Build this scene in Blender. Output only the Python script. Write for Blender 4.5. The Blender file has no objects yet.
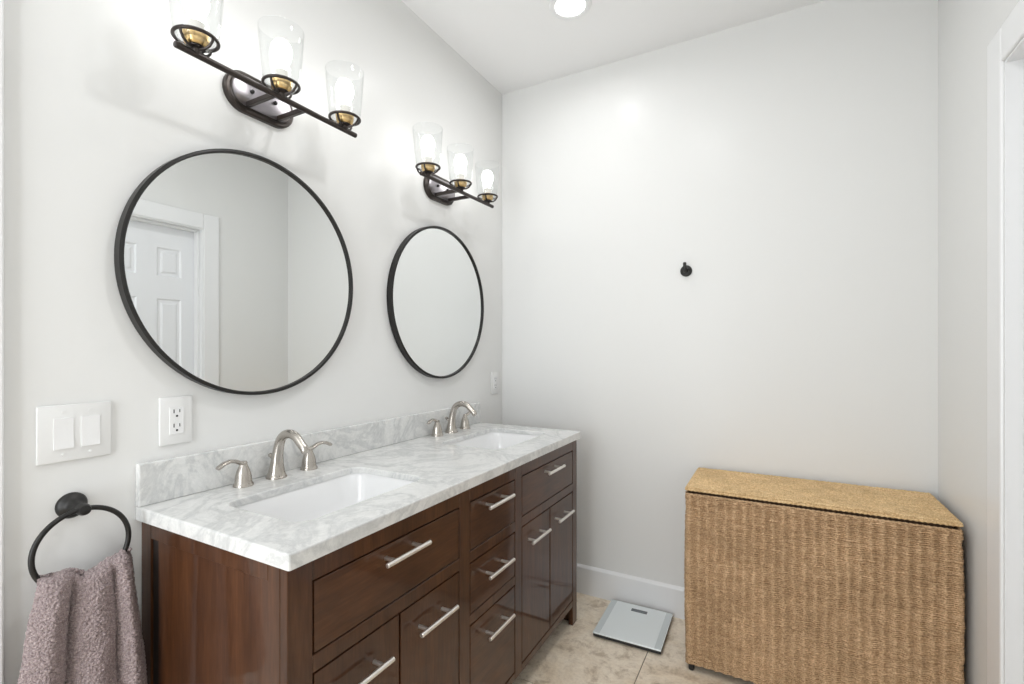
import bpy, bmesh, math, random
import numpy as np
from mathutils import Vector, noise
random.seed(7); rng = np.random.default_rng(7)
sc = bpy.context.scene
COL = sc.collection
PI = math.pi

# ------------------------------------------------------------------ camera, world, exposure
cam_d = bpy.data.cameras.new('camera')
cam = bpy.data.objects.new('camera', cam_d); COL.objects.link(cam)
cam.location = (1.3379, -2.335, 1.2444)
cam.rotation_euler = (PI/2, 0, 0.5)
cam_d.sensor_width = 36.0
cam_d.lens = 481.8/1024*36.0
cam_d.shift_y = (348.8-342)/1024
cam_d.clip_start = 0.01
sc.camera = cam
w = bpy.data.worlds.new('world'); sc.world = w; w.use_nodes = True
w.node_tree.nodes['Background'].inputs[0].default_value = (0.9, 0.95, 1.0, 1)
w.node_tree.nodes['Background'].inputs[1].default_value = 0.5
vs = sc.view_settings
sc.display_settings.display_device = 'sRGB'
vs.view_transform = 'Standard'; vs.look = 'None'; vs.gamma = 1.0; vs.use_curve_mapping = False
vs.exposure = 0.0
CAN_POWER = 1.8        # recessed light over the vanity
CAN_FILL_POWER = 5.0       # unseen recessed lights, added to fill the room
WIN_FILL_POWER = 32.0       # fill lamp at the added window behind the camera
BULB = 8.5            # emission of the vanity bulbs

# ------------------------------------------------------------------ room numbers (metres)
W, H, YN = 1.87, 2.664, -3.5      # width, ceiling, near wall
CY0, CY1, CD, CZ, CT = -1.759, -0.2575, 0.56, 0.869, 0.031   # countertop
VY0, VY1, VX = -1.748, -0.2555, 0.54                          # vanity front
SINKS = (-1.434, -0.575)

# ------------------------------------------------------------------ helpers
class MB:
    def __init__(s): s.bm = bmesh.new(); s.boxy = True
    def box(s, x0, x1, y0, y1, z0, z1, bev=0, seg=2):
        r = bmesh.ops.create_cube(s.bm, size=1.0)
        vsx = r['verts']
        for v in vsx:
            v.co = Vector((x0 + (v.co.x+.5)*(x1-x0), y0 + (v.co.y+.5)*(y1-y0), z0 + (v.co.z+.5)*(z1-z0)))
        if bev:
            ed = list({e for v in vsx for e in v.link_edges})
            bmesh.ops.bevel(s.bm, geom=ed, offset=bev, segments=seg, affect='EDGES', profile=.5)
        return s
    def tube(s, pts, rad, n=12, caps=True, closed=False, flat=1.0):
        s.boxy = False
        pts = [Vector(p) for p in pts]; m = len(pts)
        if not hasattr(rad, '__len__'): rad = [rad]*m
        up = Vector((0, 0, 1)); rings = []
        tang = []
        for i in range(m):
            a = pts[(i-1) % m] if (closed or i) else pts[0]
            b = pts[(i+1) % m] if (closed or i < m-1) else pts[-1]
            tang.append((b-a).normalized())
        t0 = tang[0]; ref = up if abs(t0.z) < .9 else Vector((1, 0, 0))
        nrm = (ref - t0*ref.dot(t0)).normalized()
        for i in range(m):
            t = tang[i]; nrm = (nrm - t*nrm.dot(t)).normalized(); bn = t.cross(nrm)
            rings.append([s.bm.verts.new(pts[i] + (nrm*math.cos(2*PI*k/n)*flat + bn*math.sin(2*PI*k/n))*rad[i]) for k in range(n)])
        for i in range(m if closed else m-1):
            A, B = rings[i], rings[(i+1) % m]
            for k in range(n): s.bm.faces.new((A[k], A[(k+1) % n], B[(k+1) % n], B[k]))
        if caps and not closed:
            s.bm.faces.new(rings[0][::-1]); s.bm.faces.new(rings[-1])
        return s
    def lathe(s, prof, org, axis='z', n=32, capb=True, capt=True, closed=False):
        """prof: list of (radius, height) along axis"""
        s.boxy = False
        o = Vector(org); rings = []
        for r, h in prof:
            ring = []
            for k in range(n):
                a = 2*PI*k/n; c, d = r*math.cos(a), r*math.sin(a)
                p = {'z': (c, d, h), 'x': (h, c, d), 'y': (d, h, c)}[axis]
                ring.append(s.bm.verts.new(o + Vector(p)))
            rings.append(ring)
        m = len(rings)
        for i in range(m if closed else m-1):
            A, B = rings[i], rings[(i+1) % m]
            for k in range(n): s.bm.faces.new((A[k], A[(k+1) % n], B[(k+1) % n], B[k]))
        if not closed:
            if capb: s.bm.faces.new(rings[0][::-1])
            if capt: s.bm.faces.new(rings[-1])
        return s
    def prism(s, loop, vec):
        """loop of points extruded by vec"""
        a = [s.bm.verts.new(Vector(p)) for p in loop]; b = [s.bm.verts.new(Vector(p)+Vector(vec)) for p in loop]
        n = len(a)
        for k in range(n): s.bm.faces.new((a[k], a[(k+1) % n], b[(k+1) % n], b[k]))
        s.bm.faces.new(a[::-1]); s.bm.faces.new(b)
        return s
    def loft(s, rings, capb=True, capt=True):
        s.boxy = False
        R = [[s.bm.verts.new(Vector(p)) for p in r] for r in rings]; n = len(R[0])
        for A, B in zip(R, R[1:]):
            for k in range(n): s.bm.faces.new((A[k], A[(k+1) % n], B[(k+1) % n], B[k]))
        if capb: s.bm.faces.new(R[0][::-1])
        if capt: s.bm.faces.new(R[-1])
        return s
    def build(s, name, mat, parent=None, smooth=True, angle=35):
        bmesh.ops.recalc_face_normals(s.bm, faces=s.bm.faces)
        off = world_loc(parent)
        if s.boxy: angle = min(angle, 18)
        for v in s.bm.verts: v.co -= off
        me = bpy.data.meshes.new(name); s.bm.to_mesh(me); s.bm.free()
        return finish(me, name, mat, parent, smooth, angle)
def finish(me, name, mat, parent, smooth=True, angle=35):
    me.materials.append(mat)
    if smooth:
        me.shade_smooth()
        me.set_sharp_from_angle(angle=math.radians(angle))
    o = bpy.data.objects.new(name, me); COL.objects.link(o)
    if parent is not None: o.parent = parent
    return o
def world_loc(o):
    p = Vector((0, 0, 0))
    while o is not None: p += o.location; o = o.parent
    return p
def tag(o, label=None, cat=None, group=None, kind=None):
    for k, v in (('label', label), ('category', cat), ('group', group), ('kind', kind)):
        if v: o[k] = v
    return o
def thing(name, loc, label, cat, group=None):
    o = bpy.data.objects.new(name, None); COL.objects.link(o)
    o.empty_display_size = .05; o.location = loc
    return tag(o, label, cat, group)
def struct(name, mb, mat, smooth=True):
    return tag(mb.build(name, mat, None, smooth), kind='structure')
def copy_tree(o, parent=None):
    c = o.copy(); COL.objects.link(c)
    if parent is not None: c.parent = parent
    for ch in list(o.children): copy_tree(ch, c)
    return c
def grid_mesh(P, closed_u=False):
    """P: array (nv, nu, 3) -> mesh"""
    nv, nu = P.shape[:2]
    idx = np.arange(nv*nu).reshape(nv, nu)
    if closed_u: j1 = np.roll(idx, -1, 1); a, b = idx, j1
    else: a, b = idx[:, :-1], idx[:, 1:]
    F = np.stack([a[:-1], b[:-1], b[1:], a[1:]], -1).reshape(-1, 4)
    me = bpy.data.meshes.new('grid')
    me.vertices.add(nv*nu); me.vertices.foreach_set('co', P.reshape(-1).astype(np.float32))
    me.loops.add(F.size); me.loops.foreach_set('vertex_index', F.reshape(-1).astype(np.int32))
    me.polygons.add(len(F)); me.polygons.foreach_set('loop_start', np.arange(0, F.size, 4, dtype=np.int32))
    me.update(calc_edges=True); me.validate()
    return me
def vnoise(shape, cells):
    """smooth value noise on a grid"""
    h, w_ = shape; ch, cw = cells
    g = rng.random((ch+2, cw+2))
    y = np.linspace(0, ch, h); x = np.linspace(0, cw, w_)
    yi = np.minimum(y.astype(int), ch); xi = np.minimum(x.astype(int), cw)
    fy = (y-yi)[:, None]; fx = (x-xi)[None]
    fy = fy*fy*(3-2*fy); fx = fx*fx*(3-2*fx)
    a = g[yi][:, xi]; b = g[yi][:, xi+1]; c = g[yi+1][:, xi]; d = g[yi+1][:, xi+1]
    return (a*(1-fx)+b*fx)*(1-fy) + (c*(1-fx)+d*fx)*fy

# ------------------------------------------------------------------ materials
def mat(name, col, rough=.5, metal=0, spec=.5, coat=0, coat_r=.05):
    m = bpy.data.materials.new(name); m.use_nodes = True
    b = m.node_tree.nodes['Principled BSDF']
    b.inputs['Base Color'].default_value = (*col, 1)
    b.inputs['Roughness'].default_value = rough
    b.inputs['Metallic'].default_value = metal
    b.inputs['Specular IOR Level'].default_value = spec
    b.inputs['Coat Weight'].default_value = coat
    b.inputs['Coat Roughness'].default_value = coat_r
    return m
class NT:
    def __init__(s, m): s.t = m.node_tree; s.b = s.t.nodes['Principled BSDF']; s.co = s.t.nodes.new('ShaderNodeTexCoord')
    def n(s, typ, **k):
        nd = s.t.nodes.new(typ)
        for a, v in k.items():
            if isinstance(a, str) and hasattr(nd, a): setattr(nd, a, v)
            else: nd.inputs[a.replace('_', ' ')].default_value = v
        return nd
    def l(s, a, b): s.t.links.new(a, b)
    def mapping(s, scale=(1, 1, 1), rot=(0, 0, 0), src='Object'):
        m = s.t.nodes.new('ShaderNodeMapping'); m.inputs['Scale'].default_value = scale; m.inputs['Rotation'].default_value = rot
        s.l(s.co.outputs[src], m.inputs['Vector']); return m.outputs['Vector']
    def noise(s, vec, scale, detail=4, rough=.5, dist=0):
        nd = s.t.nodes.new('ShaderNodeTexNoise'); nd.inputs['Scale'].default_value = scale
        nd.inputs['Detail'].default_value = detail; nd.inputs['Roughness'].default_value = rough; nd.inputs['Distortion'].default_value = dist
        s.l(vec, nd.inputs['Vector']); return nd.outputs['Fac']
    def ramp(s, fac, stops):
        r = s.t.nodes.new('ShaderNodeValToRGB'); e = r.color_ramp.elements
        while len(e) < len(stops): e.new(.5)
        for q, (p, c) in zip(e, stops): q.position = p; q.color = (*c, 1)
        s.l(fac, r.inputs['Fac']); return r.outputs['Color']
    def mix(s, fac, a, b, mode='MIX'):
        m = s.t.nodes.new('ShaderNodeMix'); m.data_type = 'RGBA'; m.blend_type = mode
        for v, i in ((fac, 0), (a, 6), (b, 7)):
            if hasattr(v, 'links'): s.l(v, m.inputs[i])
            elif i == 0: m.inputs[0].default_value = v
            else: m.inputs[i].default_value = (*v, 1)
        return m.outputs[2]
    def bump(s, h, strength=.3, dist=.001):
        b = s.t.nodes.new('ShaderNodeBump'); b.inputs['Strength'].default_value = strength; b.inputs['Distance'].default_value = dist
        s.l(h, b.inputs['Height']); s.l(b.outputs['Normal'], s.b.inputs['Normal'])
    def color(s, c): s.l(c, s.b.inputs['Base Color'])

def wall_paint(name, col, rough, spec):
    m = mat(name, col, rough, 0, spec); t = NT(m)
    v = t.mapping(); t.bump(t.noise(v, 140, 3, .6), .05, .001)
    return m
M_wall = wall_paint('wall_paint', (.825, .825, .812), .27, .13)
M_ceil = wall_paint('ceiling_paint', (.93, .93, .93), .6, .2)
M_trim = mat('trim_paint', (.88, .885, .89), .28, 0, .5)
M_door = mat('door_paint', (.87, .88, .90), .32, 0, .5)
M_plastic = mat('white_plastic', (.82, .82, .81), .3)
M_plastic2 = mat('white_plastic_bright', (.87, .87, .87), .25)
M_dark = mat('slot_black', (.01, .01, .01), .6)
M_ceramic = mat('white_ceramic', (.90, .90, .90), .08, 0, .6)
M_black = mat('black_metal', (.018, .017, .016), .38, .3, .5)
M_bronze = mat('dark_bronze', (.055, .046, .042), .33, .75)
M_plate = mat('pewter_plate', (.33, .31, .33), .28, 1.0)
M_brass = mat('brass', (.78, .55, .25), .28, 1.0)
M_socket = mat('candle_sleeve', (.85, .83, .78), .5)
M_mirror = mat('mirror_silver', (.84, .855, .85), .0, 1.0)
M_steel = mat('polished_steel', (.88, .85, .81), .36, 1.0)
M_rubber = mat('dark_rubber', (.02, .02, .02), .6)
# brushed nickel
M_nickel = mat('brushed_nickel', (.50, .465, .425), .25, 1.0)
t = NT(M_nickel); v = t.mapping((60, 60, 900)); t.bump(t.noise(v, 1, 2), .06, .0005)
# marble
M_marble = mat('carrara_marble', (.8, .8, .78), .16, 0, .5); t = NT(M_marble)
v = t.mapping((1, 1, 1), (.2, .3, .5))
n1 = t.noise(v, 4.2, 9, .62, 1.3)
n2 = t.noise(v, 13, 8, .68, 2.2)
n3 = t.noise(v, 45, 6, .7, .6)
c1 = t.ramp(n1, [(.28, (.90, .895, .88)), (.45, (.84, .84, .825)), (.505, (.68, .685, .68)), (.56, (.83, .83, .815)), (.75, (.90, .895, .88))])
c2 = t.ramp(n2, [(.28, (.84, .845, .845)), (.48, (.98, .98, .98)), (.55, (.91, .915, .915)), (.62, (1, 1, .995))])
c3 = t.ramp(n3, [(.35, (.92, .92, .92)), (.6, (1, 1, 1))])
t.color(t.mix(1.0, t.mix(1.0, c1, c2, 'MULTIPLY'), c3, 'MULTIPLY'))
# dark stained wood
def wood(name, scale, base_rot=(0, 0, 0)):
    m = mat(name, (.07, .03, .015), .4, 0, .15, .62, .035); t = NT(m)
    v = t.mapping(scale, base_rot)
    g = t.noise(v, 6, 6, .62, .7); f = t.noise(v, 34, 5, .6, .2)
    big = t.noise(t.mapping((1, 1, .6)), 4, 3, .5)
    c = t.ramp(g, [(.25, (.040, .0140, .0050)), (.5, (.074, .0270, .0100)), (.72, (.112, .044, .0175))])
    c = t.mix(.35, c, t.ramp(f, [(.3, (.026, .010, .0045)), (.7, (.10, .042, .019))]))
    c = t.mix(1.0, c, t.ramp(big, [(.3, (.72, .70, .68)), (.7, (1.2, 1.18, 1.15))]), 'MULTIPLY')
    t.color(c); t.bump(f, .03, .0004)
    return m
M_woodv = wood('walnut_stain_vertical', (5, 5, .45))
M_woodh = wood('walnut_stain_horizontal', (5, .45, 5))
M_woodin = mat('cabinet_inside_slot_shade', (.012, .007, .005), .7)
# travertine tile floor
M_tile = mat('travertine_tile', (.5, .42, .32), .3, 0, .4); t = NT(M_tile)
v = t.mapping()
b1 = t.noise(v, 3.2, 8, .65, .9); b2 = t.noise(v, 13, 8, .7, .35); b3 = t.noise(v, 75, 5, .7)
c = t.ramp(b1, [(.28, (.46, .33, .215)), (.44, (.80, .68, .53)), (.58, (.92, .82, .68)), (.78, (.72, .59, .43))])
c = t.mix(1.0, c, t.ramp(b2, [(.36, (.70, .65, .59)), (.48, (1, 1, 1)), (.66, (1.08, 1.08, 1.07))]), 'MULTIPLY')
c = t.mix(1.0, c, t.ramp(b3, [(.3, (.88, .86, .84)), (.6, (1.03, 1.03, 1.03))]), 'MULTIPLY')
t.color(c); t.bump(b3, .05, .0006)
M_grout = mat('grout', (.22, .18, .14), .9)
# seagrass
def straw(name, lo, mid, hi, sx):
    m = mat(name, mid, .62, 0, .3); t = NT(m)
    a = t.noise(t.mapping(sx), 20, 5, .7); b = t.noise(t.mapping(), 9, 4, .6); f = t.noise(t.mapping(), 190, 3, .7)
    c = t.ramp(a, [(.28, lo), (.5, mid), (.74, hi)])
    c = t.mix(.6, c, t.ramp(f, [(.36, lo), (.64, hi)]))
    c = t.mix(1.0, c, t.ramp(b, [(.3, (.85, .83, .8)), (.7, (1.1, 1.1, 1.1))]), 'MULTIPLY')
    t.color(c); t.bump(f, .4, .0015)
    return m
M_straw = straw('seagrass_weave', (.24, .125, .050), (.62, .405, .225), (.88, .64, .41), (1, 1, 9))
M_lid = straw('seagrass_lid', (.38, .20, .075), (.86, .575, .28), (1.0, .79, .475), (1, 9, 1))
# terry towel
M_towel = mat('mauve_terry', (.33, .265, .28), .95, 0, .1); t = NT(M_towel)
M_towel.node_tree.nodes['Principled BSDF'].inputs['Sheen Weight'].default_value = .25
f = t.noise(t.mapping(), 330, 4, .7)
t.color(t.ramp(f, [(.3, (.22, .17, .175)), (.52, (.42, .335, .335)), (.72, (.66, .55, .54))]))
t.bump(f, .9, .003)
# glass of the shades: clear, seeded
M_glass = bpy.data.materials.new('seeded_clear_glass'); M_glass.use_nodes = True
nt = M_glass.node_tree; nt.nodes.clear()
out = nt.nodes.new('ShaderNodeOutputMaterial'); mx = nt.nodes.new('ShaderNodeMixShader')
tr = nt.nodes.new('ShaderNodeBsdfTransparent'); tr.inputs[0].default_value = (.97, .975, .975, 1)
gl = nt.nodes.new('ShaderNodeBsdfGlossy'); gl.inputs['Roughness'].default_value = .06
lw = nt.nodes.new('ShaderNodeLayerWeight'); lw.inputs['Blend'].default_value = .5
pw = nt.nodes.new('ShaderNodeMath'); pw.operation = 'POWER'; pw.inputs[1].default_value = 4
ma = nt.nodes.new('ShaderNodeMath'); ma.operation = 'MULTIPLY_ADD'; ma.inputs[1].default_value = .45; ma.inputs[2].default_value = .03
tl_ = nt.nodes.new('ShaderNodeBsdfTranslucent'); tl_.inputs[0].default_value = (.95, .95, .94, 1)
mh = nt.nodes.new('ShaderNodeMixShader'); mh.inputs[0].default_value = .015
tc = nt.nodes.new('ShaderNodeTexCoord'); ns = nt.nodes.new('ShaderNodeTexNoise'); ns.inputs['Scale'].default_value = 90
bp = nt.nodes.new('ShaderNodeBump'); bp.inputs['Strength'].default_value = .35; bp.inputs['Distance'].default_value = .002
L = nt.links.new
L(tc.outputs['Object'], ns.inputs['Vector']); L(ns.outputs['Fac'], bp.inputs['Height']); L(bp.outputs['Normal'], gl.inputs['Normal'])
L(lw.outputs['Facing'], pw.inputs[0]); L(pw.outputs[0], ma.inputs[0]); L(ma.outputs[0], mx.inputs[0])
L(tr.outputs[0], mh.inputs[1]); L(tl_.outputs[0], mh.inputs[2]); L(mh.outputs[0], mx.inputs[1]); L(gl.outputs[0], mx.inputs[2]); L(mx.outputs[0], out.inputs[0])
# scale glass
M_scale = mat('frosted_scale_glass', (.88, .94, .95), .12, 0, .5, .5, .03)
M_scale2 = mat('scale_side_band', (.66, .72, .735), .14, 0, .5, .5, .03)
M_lcd = mat('scale_display', (.16, .18, .19), .12)
def emit(name, col, s):
    m = bpy.data.materials.new(name); m.use_nodes = True
    b = m.node_tree.nodes['Principled BSDF']; b.inputs['Base Color'].default_value = (.8, .8, .8, 1)
    b.inputs['Emission Color'].default_value = (*col, 1); b.inputs['Emission Strength'].default_value = s
    return m
M_bulb = emit('lit_bulb', (1, .99, .975), BULB)
M_can = emit('lit_lens', (1, .985, .96), 9)

# ------------------------------------------------------------------ room shell
T = .12
m = MB()                                           # tiles laid on grout
m.box(-T, W+T+.3, YN-T, T, -.12, -.0035)
struct('floor', m, M_grout)
tile = MB(); P_, J = .486, .003
for i in range(-2, 6):
    for j in range(-1, 9):
        x0 = .878 - P_*2 + P_*i; y1 = -.236 + P_ - P_*j
        xa, xb, ya, yb = max(x0+J/2, 0), min(x0+P_-J/2, W+.1), max(y1-P_+J/2, YN), min(y1-J/2, 0)
        if xb-xa > .01 and yb-ya > .01: tile.box(xa, xb, ya, yb, -.0036, 0, .0012, 1)
tl = tile.build('tiles', M_tile, bpy.data.objects['floor']); tag(tl, 'beige travertine tiles')
struct('ceiling', MB().box(-T, W+T, YN-T, T, H, H+.1), M_ceil)
struct('wall_left', MB().box(-T, 0, YN-T, T, 0, H), M_wall)
struct('wall_back', MB().box(0, W, 0, T, 0, H), M_wall)
DY0, DY1, DZ = -1.160, -.602, 2.0                # door opening in the right wall
m = MB(); m.box(W, W+T, DY1, T, 0, H); m.box(W, W+T, YN-T, DY0, 0, H); m.box(W, W+T, DY0, DY1, DZ, H)
struct('wall_right', m, M_wall)
# near wall behind the camera; its window is added to let in fill light
wx0, wx1, wz0, wz1 = .08, 1.0, .30, 2.2
m = MB(); m.box(0, wx0, YN-T, YN, 0, H); m.box(wx1, W, YN-T, YN, 0, H)
m.box(wx0, wx1, YN-T, YN, 0, wz0); m.box(wx0, wx1, YN-T, YN, wz1, H)
struct('wall_front', m, M_wall)
m = MB()
for a in ((wx0, wx0+.05, wz0, wz1), (wx1-.05, wx1, wz0, wz1), (wx0+.05, wx1-.05, wz0, wz0+.05), (wx0+.05, wx1-.05, wz1-.05, wz1), (wx0+.05, wx1-.05, 1.23, 1.27)):
    m.box(a[0], a[1], YN-.09, YN-.04, a[2], a[3], .004)
struct('added_window_1', m, M_trim)
la = bpy.data.lights.new('window_fill', 'AREA'); la.shape = 'RECTANGLE'; la.size = .84; la.size_y = 1.8; la.energy = WIN_FILL_POWER; la.color = (.93, .97, 1)  # unseen area lamp added outside the opening as room fill
lo = bpy.data.objects.new('window_fill', la); COL.objects.link(lo); lo.location = ((wx0+wx1)/2, YN-.16, 1.25); lo.rotation_euler = (PI/2, 0, 0)
lo.rotation_euler = (-PI/2, 0, PI)
# baseboards: board with a rounded top
def baseboard(name, p0, p1, nx, ny, h=.142, d=.014):
    prof = [(0, 0), (d, 0), (d, h-.013), (d*.86, h-.009), (d*.2, h-.001), (0, h)]
    loop = [(p0[0]+nx*a, p0[1]+ny*a, z) for a, z in prof]
    struct(name, MB().prism(loop, (p1[0]-p0[0], p1[1]-p0[1], 0)), M_trim)
baseboard('baseboard_back', (0, 0), (W, 0), 0, -1)
baseboard('baseboard_right', (W, -.014), (W, -.507), -1, 0)
baseboard('baseboard_left', (0, -1.976), (0, -.014), 1, 0)
# door casing and jamb
cw, cd = .095, .011
m = MB()
def casing_leg(ya, yb, z0, z1): m.box(W-cd, W, ya, yb, z0, z1, .005, 2)
casing_leg(DY1, DY1+cw, 0, DZ+cw); casing_leg(DY0-cw, DY0, 0, DZ+cw); casing_leg(DY0, DY1, DZ, DZ+cw)
struct('trim_1', m, M_trim)
m = MB()
for ya, yb, z0, z1 in ((DY1-.006, DY1, 0, DZ), (DY0, DY0+.006, 0, DZ), (DY0+.006, DY1-.006, DZ-.006, DZ)): m.box(W-.004, W+T, ya, yb, z0, z1)
for ya, yb, z0, z1 in ((DY1-.020, DY1-.006, 0, DZ), (DY0+.006, DY0+.020, 0, DZ), (DY0+.02, DY1-.02, DZ-.02, DZ-.006)): m.box(W+.030, W+.068, ya, yb, z0, z1, .003)
struct('trim_2', m, M_trim)
# six-panel door
def panel_door(name, ya, yb, z0, z1, x0, x1, mt):
    ys = [ya, ya+.075, ya+.075+.15, yb-.075-.15, yb-.075, yb]
    zs = [z0, z0+.22, z0+.88, z0+1.03, z0+1.545, z1-.318, z1-.13, z1]
    bm = bmesh.new()
    V = [[bm.verts.new((x0, y, z)) for y in ys] for z in zs]
    panels = []
    for i in range(len(zs)-1):
        for j in range(len(ys)-1):
            f = bm.faces.new((V[i][j], V[i][j+1], V[i+1][j+1], V[i+1][j]))
            if j in (1, 3) and i in (1, 3, 5): panels.append(f)
    bm.normal_update()
    fl = panels
    for th, dp in ((.010, .0), (.012, .008), (.018, -.0), (.016, -.006)):
        r = bmesh.ops.inset_individual(bm, faces=fl, thickness=th, depth=0)
        for f in fl:
            for v_ in f.verts: v_.co.x += dp
    # sides and back
    e = [ed for ed in bm.edges if ed.is_boundary]
    r = bmesh.ops.extrude_edge_only(bm, edges=e)
    for v_ in [g for g in r['geom'] if isinstance(g, bmesh.types.BMVert)]: v_.co.x = x1
    bmesh.ops.holes_fill(bm, edges=[ed for ed in bm.edges if ed.is_boundary], sides=0)
    mb = MB(); mb.bm.free(); mb.bm = bm
    return struct(name, mb, mt)
dr = panel_door('door_1', DY0+.009, DY1-.009, .008, DZ-.009, W+.070, W+.105, M_door)
m = MB().lathe([(.027, 0), (.027, -.006), (.012, -.012), (.011, -.030), (.024, -.040), (.028, -.052), (.022, -.064), (.006, -.067)], (W+.070, DY0+.065, .95), 'x', 24)
m.build('door_knob', M_nickel, dr)
# door casing at the far left edge of the left wall
m = MB().box(0, .016, -2.07, -1.984, 0, 2.1, .004); m.box(0, .020, -2.07, -2.035, 0, 2.1, .004)
struct('trim_3', m, M_trim)

# ------------------------------------------------------------------ recessed lights
def can_light(x, y, label, pw, group=None):
    r = thing('recessed_light', (x, y, H), label, 'ceiling light', group)
    MB().lathe([(.062, -.001), (.062, -.006), (.070, -.009), (.085, -.006), (.088, 0), (.062, 0)], (x, y, H), 'z', 40, closed=True).build('trim_ring', M_trim, r)
    MB().lathe([(.061, 0), (.061, -.004), (.03, -.0045)], (x, y, H), 'z', 32).build('lens', M_can, r)
    d = bpy.data.lights.new('ceiling_lamp', 'AREA'); d.shape = 'DISK'; d.size = .12; d.energy = pw; d.color = (.985, .99, 1); d.spread = math.radians(170)
    o = bpy.data.objects.new('ceiling_lamp', d); COL.objects.link(o); o.parent = r; o.location = (0, 0, -.012)
can_light(.595, -.475, 'small round recessed ceiling light with white trim, glowing above the vanity', CAN_POWER)
can_light(.55, -3.05, 'unseen round ceiling light added as fill, near the camera side of the room', CAN_FILL_POWER)  # out of view, added to brighten the room
can_light(.95, -1.2, 'unseen round ceiling light added as fill, midway between vanity and panel door', CAN_FILL_POWER)  # second added fill light, also out of view

# ------------------------------------------------------------------ vanity cabinet
van = thing('vanity_cabinet', ((0+VX)/2, (VY0+VY1)/2, 0), 'dark walnut double vanity cabinet with slim bar pulls under the marble top', 'cabinet')
top = CZ-CT
FB = VX-.021
stiles = [(VY0, -1.691), (-1.189, -1.136), (-.851, -.801), (VY1-.050, VY1)]
m = MB()
for i, (a, b) in enumerate(stiles):
    m.box(FB, VX, a, b, .085 if i in (1, 2) else .0, top, .0015, 1)
B1, B2, B3 = (stiles[0][1], stiles[1][0]), (stiles[1][1], stiles[2][0]), (stiles[2][1], stiles[3][0])
for a, b in (B1, B2, B3):
    m.box(FB, VX, a, b, .788, top, .0015, 1)
    m.box(FB, VX, a, b, .085, .113, .0015, 1)
    m.box(FB, VX, a, b, .605, .640, .0015, 1)
m.box(FB, VX, *B2, .419, .449, .0015, 1)
m.build('face_frame', M_woodv, van)
m = MB()                                          # carcass panels behind the frame
m.box(.10, FB-.001, VY0+.030, VY0+.045, .09, top)
m.box(.02, FB-.001, VY1-.045, VY1-.030, .09, top)
m.box(.02, FB-.001, VY0+.045, VY1-.045, .09, .106)
m.box(.012, .020, VY0+.030, VY1-.030, .09, top)
for a in (-1.17, -.83): m.box(.02, FB-.05, a-.008, a+.008, .106, .66)
m.build('carcass', M_woodin, van)
def end_panel(y_out, sgn):
    m = MB(); a, b = sorted((y_out, y_out+sgn*.022))
    m.box(.006, .050, a, b, 0, top, .0015, 1)                 # back post
    m.box(FB-.036, FB-.001, a, b, 0, top, .0015, 1)                 # front post
    m.box(.050, FB-.036, a, b, .797, top, .0015, 1)
    m.box(.050, FB-.036, a, b, .085, .125, .0015, 1)
    a2, b2 = sorted((y_out+sgn*.004, y_out+sgn*.018))
    m.box(.074, FB-.036, a2, b2, .125, .797, .0015, 1)
    pan = m.build('end_panel', M_woodv, van)
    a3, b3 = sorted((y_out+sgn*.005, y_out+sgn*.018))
    MB().box(.0495, .0745, a3, b3, .125, .798).build('slot_shade_strip', M_woodin, pan)  # black strip paints the shade in the slot beside the back post
    return pan
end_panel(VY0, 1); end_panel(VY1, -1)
for x0 in (.006,):
    for a, b in ((VY0+.022, VY0+.06), (VY1-.06, VY1-.022)):
        MB().box(x0, x0+.044, a, b, 0, .09, .0015, 1).build('back_leg', M_woodv, van)
def pull(parent, yc, zc):
    m = MB(); xb = VX+.031
    m.tube([(xb, yc-.0775, zc), (xb, yc-.0765, zc), (xb, yc+.0765, zc), (xb, yc+.0775, zc)], [.0045, .0058, .0058, .0045], 14)
    for s in (-1, 1): m.tube([(VX-.0005, yc+s*.048, zc), (xb, yc+s*.048, zc)], .005, 12)
    return m.build('bar_pull', M_steel, parent)
G = .0033
def front(name, y0, y1, z0, z1, hz, hy=None):
    o = MB().box(FB, VX-.0005, y0+G, y1-G, z0+G, z1-G, .0018, 2).build(name, M_woodh if name == 'drawer' else M_woodv, van)
    pull(o, (y0+y1)/2 if hy is None else hy, hz)
front('drawer', *B1, .640, .788, .755)
front('drawer', *B2, .640, .788, .755)
front('drawer', *B2, .449, .605, .540)
front('drawer', *B2, .113, .419, .353)
front('drawer', *B3, .640, .788, .760)
c = (B1[0]+B1[1])/2
front('door', B1[0], c, .113, .605, .535, -1.574); front('door', c, B1[1], .113, .605, .535, -1.320)
c = (B3[0]+B3[1])/2
front('door', B3[0], c, .113, .605, .542, -.697); front('door', c, B3[1], .113, .605, .542, -.451)

# ------------------------------------------------------------------ countertop with two openings
def rrect_ray(cx_, cy_, hx, hy, r, ang):
    """point on a rounded rectangle along a ray from its centre"""
    dx, dy = math.cos(ang), math.sin(ang)
    t_ = min(hx/abs(dx) if abs(dx) > 1e-9 else 1e9, hy/abs(dy) if abs(dy) > 1e-9 else 1e9)
    x, y = dx*t_, dy*t_
    if r and abs(x) > hx-r and abs(y) > hy-r:
        qx, qy = math.copysign(hx-r, x), math.copysign(hy-r, y)
        b = dx*qx+dy*qy; c_ = qx*qx+qy*qy-r*r
        t_ = b+math.sqrt(max(0, b*b-c_)); x, y = dx*t_, dy*t_
    return cx_+x, cy_+y
SX0, SX1, SHY, SR = .160, .442, .212, .04
SXC, SHX = (SX0+SX1)/2, (SX1-SX0)/2
mid = (SINKS[0]+SINKS[1])/2
bm = bmesh.new()
zt, zb = CZ, CZ-CT
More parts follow.
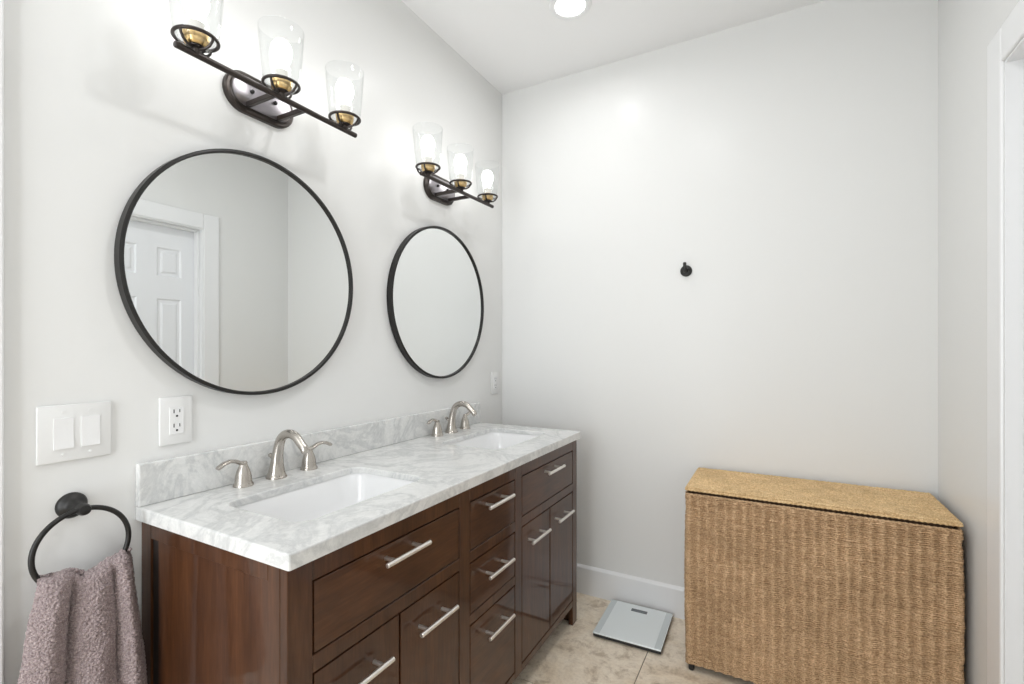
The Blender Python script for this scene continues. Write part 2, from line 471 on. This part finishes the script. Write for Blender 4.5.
for sy, ya, yb in ((SINKS[0], CY0, mid), (SINKS[1], mid, CY1)):
    angs = {round(2*PI*k/96, 6) for k in range(96)}
    for xx in (0, CD):
        for yy in (ya, yb): angs.add(round(math.atan2(yy-sy, xx-SXC) % (2*PI), 6))
    for yy in (abs(mid-SINKS[0]),):
        for xx in (0, CD):
            for s in (1, -1): angs.add(round(math.atan2(s*yy, xx-SXC) % (2*PI), 6))
    angs = sorted(angs)
    inn, outr, mdl = [], [], []
    for a in angs:
        inn.append(rrect_ray(SXC, sy, SHX, SHY, SR, a)); mdl.append(rrect_ray(SXC, sy, SHX+.036, SHY+.036, SR+.036, a))
        dx, dy = math.cos(a), math.sin(a)
        tx = ((CD-SXC)/dx if dx > 0 else -SXC/dx) if abs(dx) > 1e-7 else 1e9
        ty = ((yb-sy)/dy if dy > 0 else (ya-sy)/dy) if abs(dy) > 1e-7 else 1e9
        t_ = min(tx, ty); outr.append((SXC+dx*t_, sy+dy*t_))
    def ring(pts, z): return [bm.verts.new((p[0], p[1], z)) for p in pts]
    it, ot, ib, ob = ring(inn, zt), ring(outr, zt), ring(inn, zt-.018), ring(outr, zb)
    n = len(angs); im_ = ring(mdl, zt-.018); iw_ = ring(mdl, zb)
    for k in range(n):
        q = (k+1) % n
        bm.faces.new((it[k], ot[k], ot[q], it[q])); bm.faces.new((ib[k], ib[q], im_[q], im_[k])); bm.faces.new((im_[k], im_[q], iw_[q], iw_[k])); bm.faces.new((iw_[k], iw_[q], ob[q], ob[k]))
        bm.faces.new((it[k], it[q], ib[q], ib[k]))
        if not (abs(outr[k][1]-mid) < 1e-4 and abs(outr[q][1]-mid) < 1e-4):
            bm.faces.new((ot[k], ob[k], ob[q], ot[q]))
bmesh.ops.remove_doubles(bm, verts=bm.verts, dist=2e-4)
bmesh.ops.recalc_face_normals(bm, faces=bm.faces)
ed = [e for e in bm.edges if len(e.link_faces) == 2 and e.calc_face_angle(0) > .9 and all(abs(v_.co.z-zt) < 1e-5 for v_ in e.verts)]
bmesh.ops.bevel(bm, geom=ed, offset=.0035, segments=2, affect='EDGES', profile=.5)
ed = [e for e in bm.edges if len(e.link_faces) == 2 and e.calc_face_angle(0) > 1.2 and abs(e.verts[0].co.z-e.verts[1].co.z) > .022]
bmesh.ops.bevel(bm, geom=ed, offset=.004, segments=2, affect='EDGES', profile=.5)
mb = MB(); mb.bm.free(); mb.bm = bm
ctop = thing('countertop', (CD/2, (CY0+CY1)/2, CZ-CT), 'white carrara marble countertop with grey veins, resting on the dark vanity', 'countertop')
mb.build('slab', M_marble, ctop, angle=18)
bs = thing('backsplash', (.01, (CY0+CY1)/2, CZ), 'low grey-veined marble backsplash strip along the wall behind both faucets', 'backsplash')
MB().box(0.0005, .020, CY0, CY1, CZ, .971, .003, 2).build('strip', M_marble, bs)

# sinks
def rr(cx_, cy_, hx, hy, r, z, n=64):
    return [(*rrect_ray(cx_, cy_, hx, hy, r, 2*PI*k/n), z) for k in range(n)]
def sink(sy, label):
    z0 = zt-.018
    o = thing('sink', (SXC, sy, z0-.15), label, 'sink', 'undermount sinks')
    e = .004
    rings = [rr(SXC, sy, SHX+.03, SHY+.03, SR+.03, z0-.008), rr(SXC, sy, SHX+.03, SHY+.03, SR+.03, z0),
             rr(SXC, sy, SHX+e, SHY+e, SR+e, z0), rr(SXC, sy, SHX-.001, SHY-.001, SR, z0-.010),
             rr(SXC, sy, SHX-.012, SHY-.012, SR, z0-.07), rr(SXC, sy, SHX-.022, SHY-.022, SR, z0-.105),
             rr(SXC, sy, SHX-.042, SHY-.042, SR, z0-.125), rr(SXC, sy, SHX-.075, SHY-.075, SR*.8, z0-.133),
             rr(SXC-.0, sy, .024, .024, .0235, z0-.138)]
    mb = MB(); mb.loft(rings, capb=False, capt=False)
    under = [rr(SXC, sy, SHX+.03, SHY+.03, SR+.03, z0-.008), rr(SXC, sy, SHX+.010, SHY+.010, SR+.01, z0-.016), rr(SXC, sy, SHX-.002, SHY-.002, SR+.01, z0-.10),
             rr(SXC, sy, SHX-.040, SHY-.040, SR, z0-.140), rr(SXC, sy, .024, .024, .0235, z0-.150)]
    mb.loft(under, capb=False, capt=False)
    bmesh.ops.remove_doubles(mb.bm, verts=mb.bm.verts, dist=1e-5)
    mb.build('basin', M_ceramic, o, angle=60)
    MB().lathe([(.0236, -.150), (.0236, -.139), (.030, -.1365), (.028, -.1345), (.020, -.136), (.018, -.131), (.006, -.129)], (SXC, sy, z0), 'z', 28).build('drain', M_nickel, o)
    return o
sink(SINKS[0], 'white rectangular undermount sink at the towel ring end of the marble countertop')
sink(SINKS[1], 'white rectangular undermount sink at the far end of the countertop by the corner')

# ------------------------------------------------------------------ faucets
def faucet(yc, dy, label):
    x0, z = .060, CZ
    f = thing('faucet', (x0, yc, z), label, 'faucet', 'widespread faucets')
    # spout: flared base and a gooseneck that tapers
    pts, rad = [], []; ys = yc-.008
    path = [(0, 0, .0285), (0, .004, .0285), (0, .007, .0258), (.0005, .018, .0222), (.002, .040, .0180), (.005, .068, .0154), (.011, .092, .0140)]
    for dx, dz, r in path: pts.append((x0+dx, ys, z+dz)); rad.append(r)
    for k in range(1, 15):
        a = math.radians(172 - k*9.8)
        pts.append((x0+.060+.047*math.cos(a), ys, z+.092+.040*math.sin(a))); rad.append(.0138-.00014*k)
    for dx, dz, r in ((.119, .098, .0116), (.127, .088, .0114), (.129, .086, .0090)):
        pts.append((x0+dx, ys, z+dz)); rad.append(r)
    MB().tube(pts, rad, 20).build('spout', M_nickel, f, angle=50)
    m = MB().tube([(x0-.010, ys, z+.044), (x0-.026, ys, z+.058)], .0032, 8)
    m.lathe([(.003, 0), (.0075, .003), (.0080, .009), (.004, .012)], (x0-.026, ys, z+.056), 'z', 12)
    m.build('lift_rod', M_nickel, f)
    for s in (-1, 1):
        y = yc+s*dy
        h = MB().lathe([(.0255, 0), (.0255, .005), (.0225, .008), (.0215, .012), (.0205, .026), (.0165, .042), (.0115, .054), (.0098, .060), (.0105, .063), (.0080, .067), (.002, .068)], (x0-.003, y, z), 'z', 26).build('handle', M_nickel, f, angle=50)
        pl = [(x0-.003, y-s*.004, z+.060), (x0-.001, y+s*.010, z+.064), (x0+.002, y+s*.026, z+.0725), (x0+.004, y+s*.042, z+.0755), (x0+.006, y+s*.058, z+.0725), (x0+.007, y+s*.072, z+.0655), (x0+.0075, y+s*.076, z+.063)]
        MB().tube(pl, [.0090, .0095, .0088, .0084, .0088, .0092, .0072], 14, flat=.62).build('lever', M_nickel, h, angle=50)
    return f
faucet(-1.422, .106, 'brushed nickel arched faucet with two levers, behind the near sink')
faucet(-.557, .106, 'brushed nickel arched faucet with two levers, behind the far sink by the corner')

# ------------------------------------------------------------------ round mirrors
def round_mirror(yc, zc, R, label):
    o = thing('round_mirror', (0, yc, zc), label, 'mirror', 'round black-framed mirrors')
    MB().lathe([(R, .002), (R, .026), (R-.003, .028), (R-.008, .028), (R-.010, .026), (R-.010, .002)], (0, yc, zc), 'x', 128, closed=True).build('frame', M_black, o, angle=40)
    MB().lathe([(R-.0095, .004), (R-.0095, .020)], (0, yc, zc), 'x', 128).build('mirror_glass', M_mirror, o)
    return o
round_mirror(-1.454, 1.458, .347, 'large round mirror with thin black frame reflecting a white panel door')
round_mirror(-.574, 1.451, .340, 'round mirror with thin black frame near the corner, reflecting only bare wall')

# ------------------------------------------------------------------ vanity lights
def vanity_light(yc, label):
    zb_, xb = 1.938, .140
    o = thing('vanity_light', (0, yc, 1.975), label, 'wall light', 'three-shade vanity lights')
    pc = yc+.027
    def stadium(hw, hh, x, n=16):
        pts = []
        for k in range(n+1):
            a = -PI/2+PI*k/n; pts.append((x, pc+hw-hh+hh*math.cos(a), 1.975+hh*math.sin(a)))
        for k in range(n+1):
            a = PI/2+PI*k/n; pts.append((x, pc-hw+hh+hh*math.cos(a), 1.975+hh*math.sin(a)))
        return pts
    bp_ = MB().loft([stadium(.108, .057, .0), stadium(.108, .057, .012), stadium(.104, .053, .016), stadium(.097, .046, .016), stadium(.095, .044, .020)]).build('backplate', M_bronze, o)
    MB().loft([stadium(.093, .042, .0195), stadium(.093, .042, .0215), stadium(.090, .039, .0225)]).build('face_plate', M_plate, bp_)
    for s in (-1, 1):
        MB().lathe([(.0055, .022), (.0055, .028), (.003, .031)], (0, pc+s*.036, 1.980), 'x', 14).build('screw', M_black, bp_)
        MB().box(.0215, xb, pc+s*.048-.006, pc+s*.048+.006, zb_-.007, zb_+.007, .0015).build('arm', M_bronze, o)
    MB().tube([(xb, yc-.270, zb_), (xb, yc-.268, zb_), (xb, yc+.268, zb_), (xb, yc+.270, zb_)], [.0062, .0078, .0078, .0062], 16).build('bar', M_bronze, o)
    for k in (-1, 0, 1):
        y = yc+k*.2235
        m = MB(); m.lathe([(.008, .0), (.011, .006), (.011, .012), (.020, .014), (.020, .017), (.006, .018)], (xb, y, zb_), 'z', 20)
        m.tube([(xb+.0455*math.cos(2*PI*i/48), y+.0455*math.sin(2*PI*i/48), 1.974) for i in range(48)], .0042, 10, closed=True)
        for a in (0, 90, 180, 270):
            a = math.radians(a+20); ca, sa = math.cos(a), math.sin(a)
            m.tube([(xb+r*ca, y+r*sa, z_) for r, z_ in ((.010, 1.949), (.026, 1.950), (.036, 1.955), (.043, 1.964), (.0455, 1.974))], .0032, 8)
        hold = m.build('shade_holder', M_bronze, o)
        MB().lathe([(.014, 1.955), (.020, 1.957), (.025, 1.963), (.027, 1.972), (.028, 1.984), (.026, 1.985), (.022, 1.979), (.0175, 1.979)], (xb, y, 0), 'z', 28).build('socket_cup', M_brass, hold)
        MB().lathe([(.0170, 1.978), (.0172, 2.012), (.013, 2.014)], (xb, y, 0), 'z', 24).build('socket', M_socket, hold)
        MB().lathe([(.013, 2.012), (.0145, 2.022), (.019, 2.034), (.025, 2.047), (.028, 2.062), (.025, 2.080), (.017, 2.093), (.006, 2.098)], (xb, y, 0), 'z', 20).build('bulb', M_bulb, o)
        th = .0022
        outp = [(.026, 1.959), (.035, 1.963), (.0405, 1.972), (.0480, 1.988), (.0525, 2.03), (.0560, 2.08), (.0590, 2.125)]
        inp = [(r-th, z_+(.002 if i < 3 else 0)) for i, (r, z_) in enumerate(outp)]
        MB().lathe(outp + [(.0585, 2.1265), (.0575, 2.1265)] + inp[::-1], (xb, y, 0), 'z', 48, closed=True).build('glass_shade', M_glass, o, angle=60)
    return o
vanity_light(-1.472, 'dark bronze three-shade wall light above the mirror that shows a door')
vl = vanity_light(-.607, 'dark bronze three-shade wall light above the mirror nearest the corner')
vl.location.z -= .012; vl.rotation_euler.x = .018       # hung a touch low and out of level

# ------------------------------------------------------------------ switch and outlets
sw = thing('light_switch', (0, -1.871, 1.063), 'white double rocker light switch on the wall above the towel ring', 'light switch')
MB().box(0, .0065, -1.935, -1.807, 1.003, 1.125, .003, 3).build('wall_plate', M_plastic, sw)
for y in (-1.892, -1.846):
    m = MB()                                      # rocker with a bent face
    hw = .0165
    m.prism([(.005, y-hw, 1.031), (.0100, y-hw, 1.0315), (.0072, y-hw, 1.064), (.0082, y-hw, 1.0965), (.005, y-hw, 1.097)], (0, 2*hw, 0))
    m.build('rocker', M_plastic2, sw, angle=8)
    for z_ in (1.018, 1.110): MB().lathe([(.0032, .006), (.0030, .0075)], (0, y, z_), 'x', 12).build('screw', M_plastic, sw)
def outlet(yc, zc, label):
    o = thing('wall_outlet', (0, yc, zc), label, 'outlet', 'wall outlets')
    MB().box(0, .0065, yc-.0385, yc+.0385, zc-.060, zc+.060, .003, 3).build('wall_plate', M_plastic, o)
    rc = MB().box(.006, .0085, yc-.0168, yc+.0168, zc-.034, zc+.034, .001).build('receptacle', M_plastic2, o)
    m = MB()
    for z_ in (zc+.020, zc-.016):
        m.box(.0083, .0088, yc-.0080, yc-.0058, z_-.001, z_+.0085); m.box(.0083, .0088, yc+.0055, yc+.0075, z_, z_+.0080)
        m.lathe([(.0028, 0), (.0028, .0003)], (.0085, yc, z_-.0085), 'x', 12)
    m.build('slots', M_dark, rc)
    m = MB(); m.box(.0083, .0090, yc-.006, yc+.006, zc+.003, zc+.0058); m.box(.0083, .0090, yc-.006, yc+.006, zc-.0018, zc+.001); m.build('test_button', M_plastic, rc)
    return o
outlet(-1.671, 1.063, 'white wall outlet between the switch plate and the marble backsplash, under the near mirror')
outlet(-.087, 1.060, 'white wall outlet in the far corner past the end of the backsplash')

# ------------------------------------------------------------------ towel ring and towel
RY, RZ, RR, RX = -1.877, .826, .081, .058
tr_ = thing('towel_ring', (0, RY, .905), 'black metal towel ring on a round rosette, holding the mauve towel', 'towel ring')
MB().lathe([(.0275, 0), (.0275, .004), (.024, .009), (.017, .013), (.0125, .018), (.0105, .034), (.0105, .046)], (0, RY, .906), 'x', 32).build('rosette', M_black, tr_)
MB().lathe([(.004, .043), (.011, .046), (.0125, .056), (.0125, .062), (.010, .069), (.003, .071)], (0, RY, .906), 'x', 24).build('knuckle', M_black, tr_)
MB().tube([(RX, RY+RR*math.sin(2*PI*i/96), RZ+RR*math.cos(2*PI*i/96)) for i in range(96)], .0052, 14, closed=True).build('ring', M_black, tr_)
# towel: one sheet over the ring's lower arc, gathered into folds
nu, nt_ = 300, 1000
s = np.linspace(0, 1, nu)[None, :]; LF, LB = .42, .40
d = np.linspace(-LF, LB, nt_)[:, None]            # distance from the fold, front negative
q = np.clip(np.abs(d)/.42, 0, 1)
wdt = .140+.108*q**.85                             # hangs wider than it is gathered
yc_ = -1.8765-.007*q
y = yc_+(s-.5)*wdt + np.where(d < 0, -.004*q, .012)
arc = np.clip((s-.5)*.140, -.07, .07)
ztop = .773 + .020*np.abs((s-.5)*2)**2.2 + .009*np.exp(-((s-.27)/.11)**2) + .006*np.exp(-((s-.8)/.12)**2) - .008*np.exp(-((s-.47)/.05)**2)
rad = .017
ad = np.abs(d); bend = rad*PI/2
ang = np.clip(ad/rad, 0, PI/2)
xo = rad*np.sin(ang); zo = -rad*(1-np.cos(ang)) - np.maximum(ad-bend, 0)
x = RX + np.where(d < 0, xo, -xo)
fold = (.013*np.exp(-((s-.17)/.10)**2) - .017*np.exp(-((s-.36-.02*q)/.045)**2) + .012*np.exp(-((s-.60)/.14)**2) - .009*np.exp(-((s-.80+.05*q)/.03)**2) + .016*np.exp(-((s-.91+.03*q)/.07)**2))
fold = fold*np.clip(ad/.05, 0.15, 1)*(1+.5*q)
edge = -.010*(np.clip((np.abs(s-.5)-.42)/.08, 0, 1))**2
x = x + np.where(d < 0, fold+edge+.010*q, -.35*fold-edge)
x = np.maximum(x, .012)
z = ztop + zo + 0*s
big = vnoise((nt_, nu), (22, 7))-.5
ter = vnoise((nt_, nu), (400, 105))-.5; ter2 = vnoise((nt_, nu), (210, 60))-.5
Pm = np.stack(np.broadcast_arrays(x, y, z), -1).astype(float)
du = np.gradient(Pm, axis=1); dv = np.gradient(Pm, axis=0)
N = np.cross(du, dv); N /= np.linalg.norm(N, axis=-1, keepdims=True)+1e-12
sgn = np.sign((N[10, nu//2]*np.array([1, 0, 0])).sum())
N *= sgn
Pm += N*(big*.004+ter*.0050+ter2*.0028)[..., None]
Pm[..., 0] = np.maximum(Pm[..., 0], .010)
me = grid_mesh(Pm)
tw = finish(me, 'hand_towel', M_towel, None, True, 180)
sd = tw.modifiers.new('thickness', 'SOLIDIFY'); sd.thickness = .005; sd.offset = 0
tag(tw, 'mauve grey fluffy terry towel draped over the black ring by the vanity', 'towel')

# ------------------------------------------------------------------ robe hook on the back wall
hk = thing('robe_hook', (.978, 0, 1.603), 'small black round robe hook alone on the bare back wall', 'hook')
MB().lathe([(.026, 0), (.026, -.005), (.023, -.009), (.011, -.012), (.0085, -.018), (.0085, -.040)], (.978, 0, 1.603), 'y', 30).build('base', M_black, hk)
MB().tube([(.978, -.036, 1.596), (.978, -.041, 1.597), (.978, -.044, 1.606), (.978, -.045, 1.620), (.978, -.046, 1.634), (.978, -.046, 1.636)], [.006, .0078, .0078, .0072, .0075, .005], 14).build('peg', M_black, hk)

# ------------------------------------------------------------------ bathroom scale
scx, scy, sa = .786, -.188, math.radians(1.5)
s_ = thing('bathroom_scale', (scx, scy, 0), 'flat square glass bathroom scale on the floor tiles by the baseboard', 'scale')
def rot_build(mb, name, mt, parent):
    for v_ in mb.bm.verts:
        X, Y = v_.co.x, v_.co.y
        v_.co.x = scx+X*math.cos(sa)-Y*math.sin(sa); v_.co.y = scy+X*math.sin(sa)+Y*math.cos(sa)
    return mb.build(name, mt, parent)
hx, hy = .143, .152
rot_build(MB().box(-hx+.001, hx-.001, -hy+.001, hy-.001, .006, .018, .002), 'base', M_rubber, s_)
pl = rot_build(MB().box(-hx, hx, -hy, hy, .018, .024, .0012), 'glass_platform', M_scale, s_)
for s in (-1, 1):
    a, b = sorted((s*(hx-.002), s*(hx-.028)))
    rot_build(MB().box(a, b, -hy+.002, hy-.002, .0238, .0246), 'side_band', M_scale2, pl)
rot_build(MB().box(-.036, .036, hy-.062, hy-.038, .0238, .0247), 'display', M_lcd, pl)
for a in (-1, 1):
    for b in (-1, 1): rot_build(MB().lathe([(.012, 0), (.014, .002), (.014, .007)], (a*(hx-.03), b*(hy-.03), 0), 'z', 16), 'foot', M_rubber, s_)

# ------------------------------------------------------------------ seagrass hamper
hx0, hx1, hy0, hy1, hz0, hz1 = 1.036, 1.840, -.368, -.026, .028, .684
hm = thing('laundry_hamper', ((hx0+hx1)/2, (hy0+hy1)/2, 0), 'large woven seagrass laundry hamper with flat lid in the corner', 'hamper')
off = np.array(hm.location)
cr = .012
segs = []                                          # perimeter, counter-clockwise, with outward normals
def line(a, b, nrm, step=.0042):
    n = int(np.hypot(b[0]-a[0], b[1]-a[1])/step)
    for k in range(n): t_ = k/n; segs.append((a[0]+(b[0]-a[0])*t_, a[1]+(b[1]-a[1])*t_, *nrm))
def corner(cx_, cy_, a0):
    for k in range(6): a = a0+PI/2*k/6; segs.append((cx_+cr*math.cos(a), cy_+cr*math.sin(a), math.cos(a), math.sin(a)))
line((hx0+cr, hy0), (hx1-cr, hy0), (0, -1)); corner(hx1-cr, hy0+cr, -PI/2)
line((hx1, hy0+cr), (hx1, hy1-cr), (1, 0)); corner(hx1-cr, hy1-cr, 0)
line((hx1-cr, hy1), (hx0+cr, hy1), (0, 1)); corner(hx0+cr, hy1-cr, PI/2)
line((hx0, hy1-cr), (hx0, hy0+cr), (-1, 0)); corner(hx0+cr, hy0+cr, PI)
S = np.array(segs); nu = len(S)
arcl = np.concatenate([[0], np.cumsum(np.hypot(*np.diff(S[:, :2], axis=0).T))])
RP = .0064; rows = int((hz1-hz0)/RP); sub = 5; nv = rows*sub
zz = np.linspace(0, rows, nv)[:, None]*np.ones((1, nu))
wob = (vnoise((nv, nu), (60, 120))-.5)*.9+(vnoise((nv, nu), (14, 40))-.5)*.8
rowc = zz+wob
fr_ = rowc-np.floor(rowc)
stake = .0315
ph = arcl[None, :]/stake*2*PI
open_ = .5-.5*np.cos(ph+(vnoise((nv, nu), (20, 60))-.5)*1.6)      # 0 on a stake, 1 between stakes
prof = np.sqrt(np.clip(1-(2*fr_-1)**2, 0, 1))
amp = vnoise((nv, nu), (rows, 300))
gapn = vnoise((nv, nu), (rows, 240))
thin = 1-open_*(.18+.55*gapn)                      # strands pinch apart between the stakes
prof = np.sqrt(np.clip(1-((2*fr_-1)/thin)**2, 0, 1))
hgt = .0066*prof*(.8+.4*amp) + .0040*(1-open_) - .0012*open_ + (vnoise((nv, nu), (rows*2, 500))-.5)*.0012
hgt = np.where(prof <= 0, -.0055*open_ - .001, hgt)
hgt += np.where(zz > rows-4, .003, 0) + np.where(zz < 3.5, .002, 0)
Pm = np.zeros((nv, nu, 3))
Pm[..., 0] = S[:, 0]+S[:, 2]*(hgt-.003)-off[0]; Pm[..., 1] = S[:, 1]+S[:, 3]*(hgt-.003)-off[1]
Pm[..., 2] = hz0+zz*RP
# slight bulge of the soft front
bul = .006*np.sin(np.clip((Pm[..., 2]-hz0)/(hz1-hz0), 0, 1)*PI)
Pm[..., 0] += S[:, 2]*bul; Pm[..., 1] += S[:, 3]*bul
finish(grid_mesh(Pm, True), 'woven_body', M_straw, hm, True, 180)
MB().box(hx0+.014, hx1-.014, hy0+.014, hy1-.014, hz0+.002, hz1+.011).build('liner', mat('dark_liner', (.07, .04, .02), .9), hm)
# rope rims
def rope(z, r, off_, name, mt, parent, pitch=.011):
    loop = []
    d_ = off_
    for a, b in (((hx0-d_, hy0-d_), (hx1+d_, hy0-d_)), ((hx1+d_, hy0-d_), (hx1+d_, hy1+d_)), ((hx1+d_, hy1+d_), (hx0-d_, hy1+d_)), ((hx0-d_, hy1+d_), (hx0-d_, hy0-d_))):
        n = int(math.hypot(b[0]-a[0], b[1]-a[1])/.004)
        for k in range(n): loop.append((a[0]+(b[0]-a[0])*k/n, a[1]+(b[1]-a[1])*k/n))
    n = len(loop); m = MB()
    for phs in (0, PI):
        m.tube([(p[0], p[1]+.5*r*math.cos(2*PI*i*.004/pitch+phs)*0, z+.42*r*math.sin(2*PI*i*.004/pitch+phs)) for i, p in enumerate(loop)], [r*(.62+.1*math.sin(i*1.7)) for i in range(n)], 7, closed=True)
    return m.build(name, mt, parent, angle=180)
rope(hz1-.002, .0052, .001, 'top_rim', M_straw, hm)
rope(hz0+.004, .0055, .0, 'bottom_rim', M_straw, hm)
# lid
lz0, lz1 = hz1+.012, .713
e = .004
lx0, lx1, ly0, ly1 = hx0-e, hx1+e, hy0-e, hy1+e
nxl, nyl = 330, 190
gx = np.linspace(lx0, lx1, nxl)[None, :]*np.ones((nyl, 1)); gy = np.linspace(ly0, ly1, nyl)[:, None]*np.ones((1, nxl))
rowl = (gx-lx0)/.0062+(vnoise((nyl, nxl), (50, 30))-.5)*1.3
frl = rowl-np.floor(rowl)
al = vnoise((nyl, nxl), (40, 130))
hl = .0032*np.sqrt(np.clip(1-(2*frl-1)**2, 0, 1))*(.6+.8*al)+(vnoise((nyl, nxl), (90, 160))-.5)*.0026 - .0022*(.5-.5*np.cos((gy-ly0)/.030*2*PI))
ex = np.minimum(np.minimum(gx-lx0, lx1-gx), np.minimum(gy-ly0, ly1-gy))
hl = hl - .005*np.clip(1-ex/.008, 0, 1)**2
Pl = np.stack([gx-off[0], gy-off[1], lz1-.003+hl], -1)
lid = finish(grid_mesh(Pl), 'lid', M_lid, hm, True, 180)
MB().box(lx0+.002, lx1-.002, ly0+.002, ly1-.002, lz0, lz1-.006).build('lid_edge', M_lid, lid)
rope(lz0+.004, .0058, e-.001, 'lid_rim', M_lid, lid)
for a in (hx0+.016, hx1-.016):
    for b in (hy0+.010, hy1-.016):
        MB().lathe([(.009, 0), (.0105, .003), (.0105, .022), (.009, .034)], (a, b, 0), 'z', 16).build('foot', M_rubber, hm)
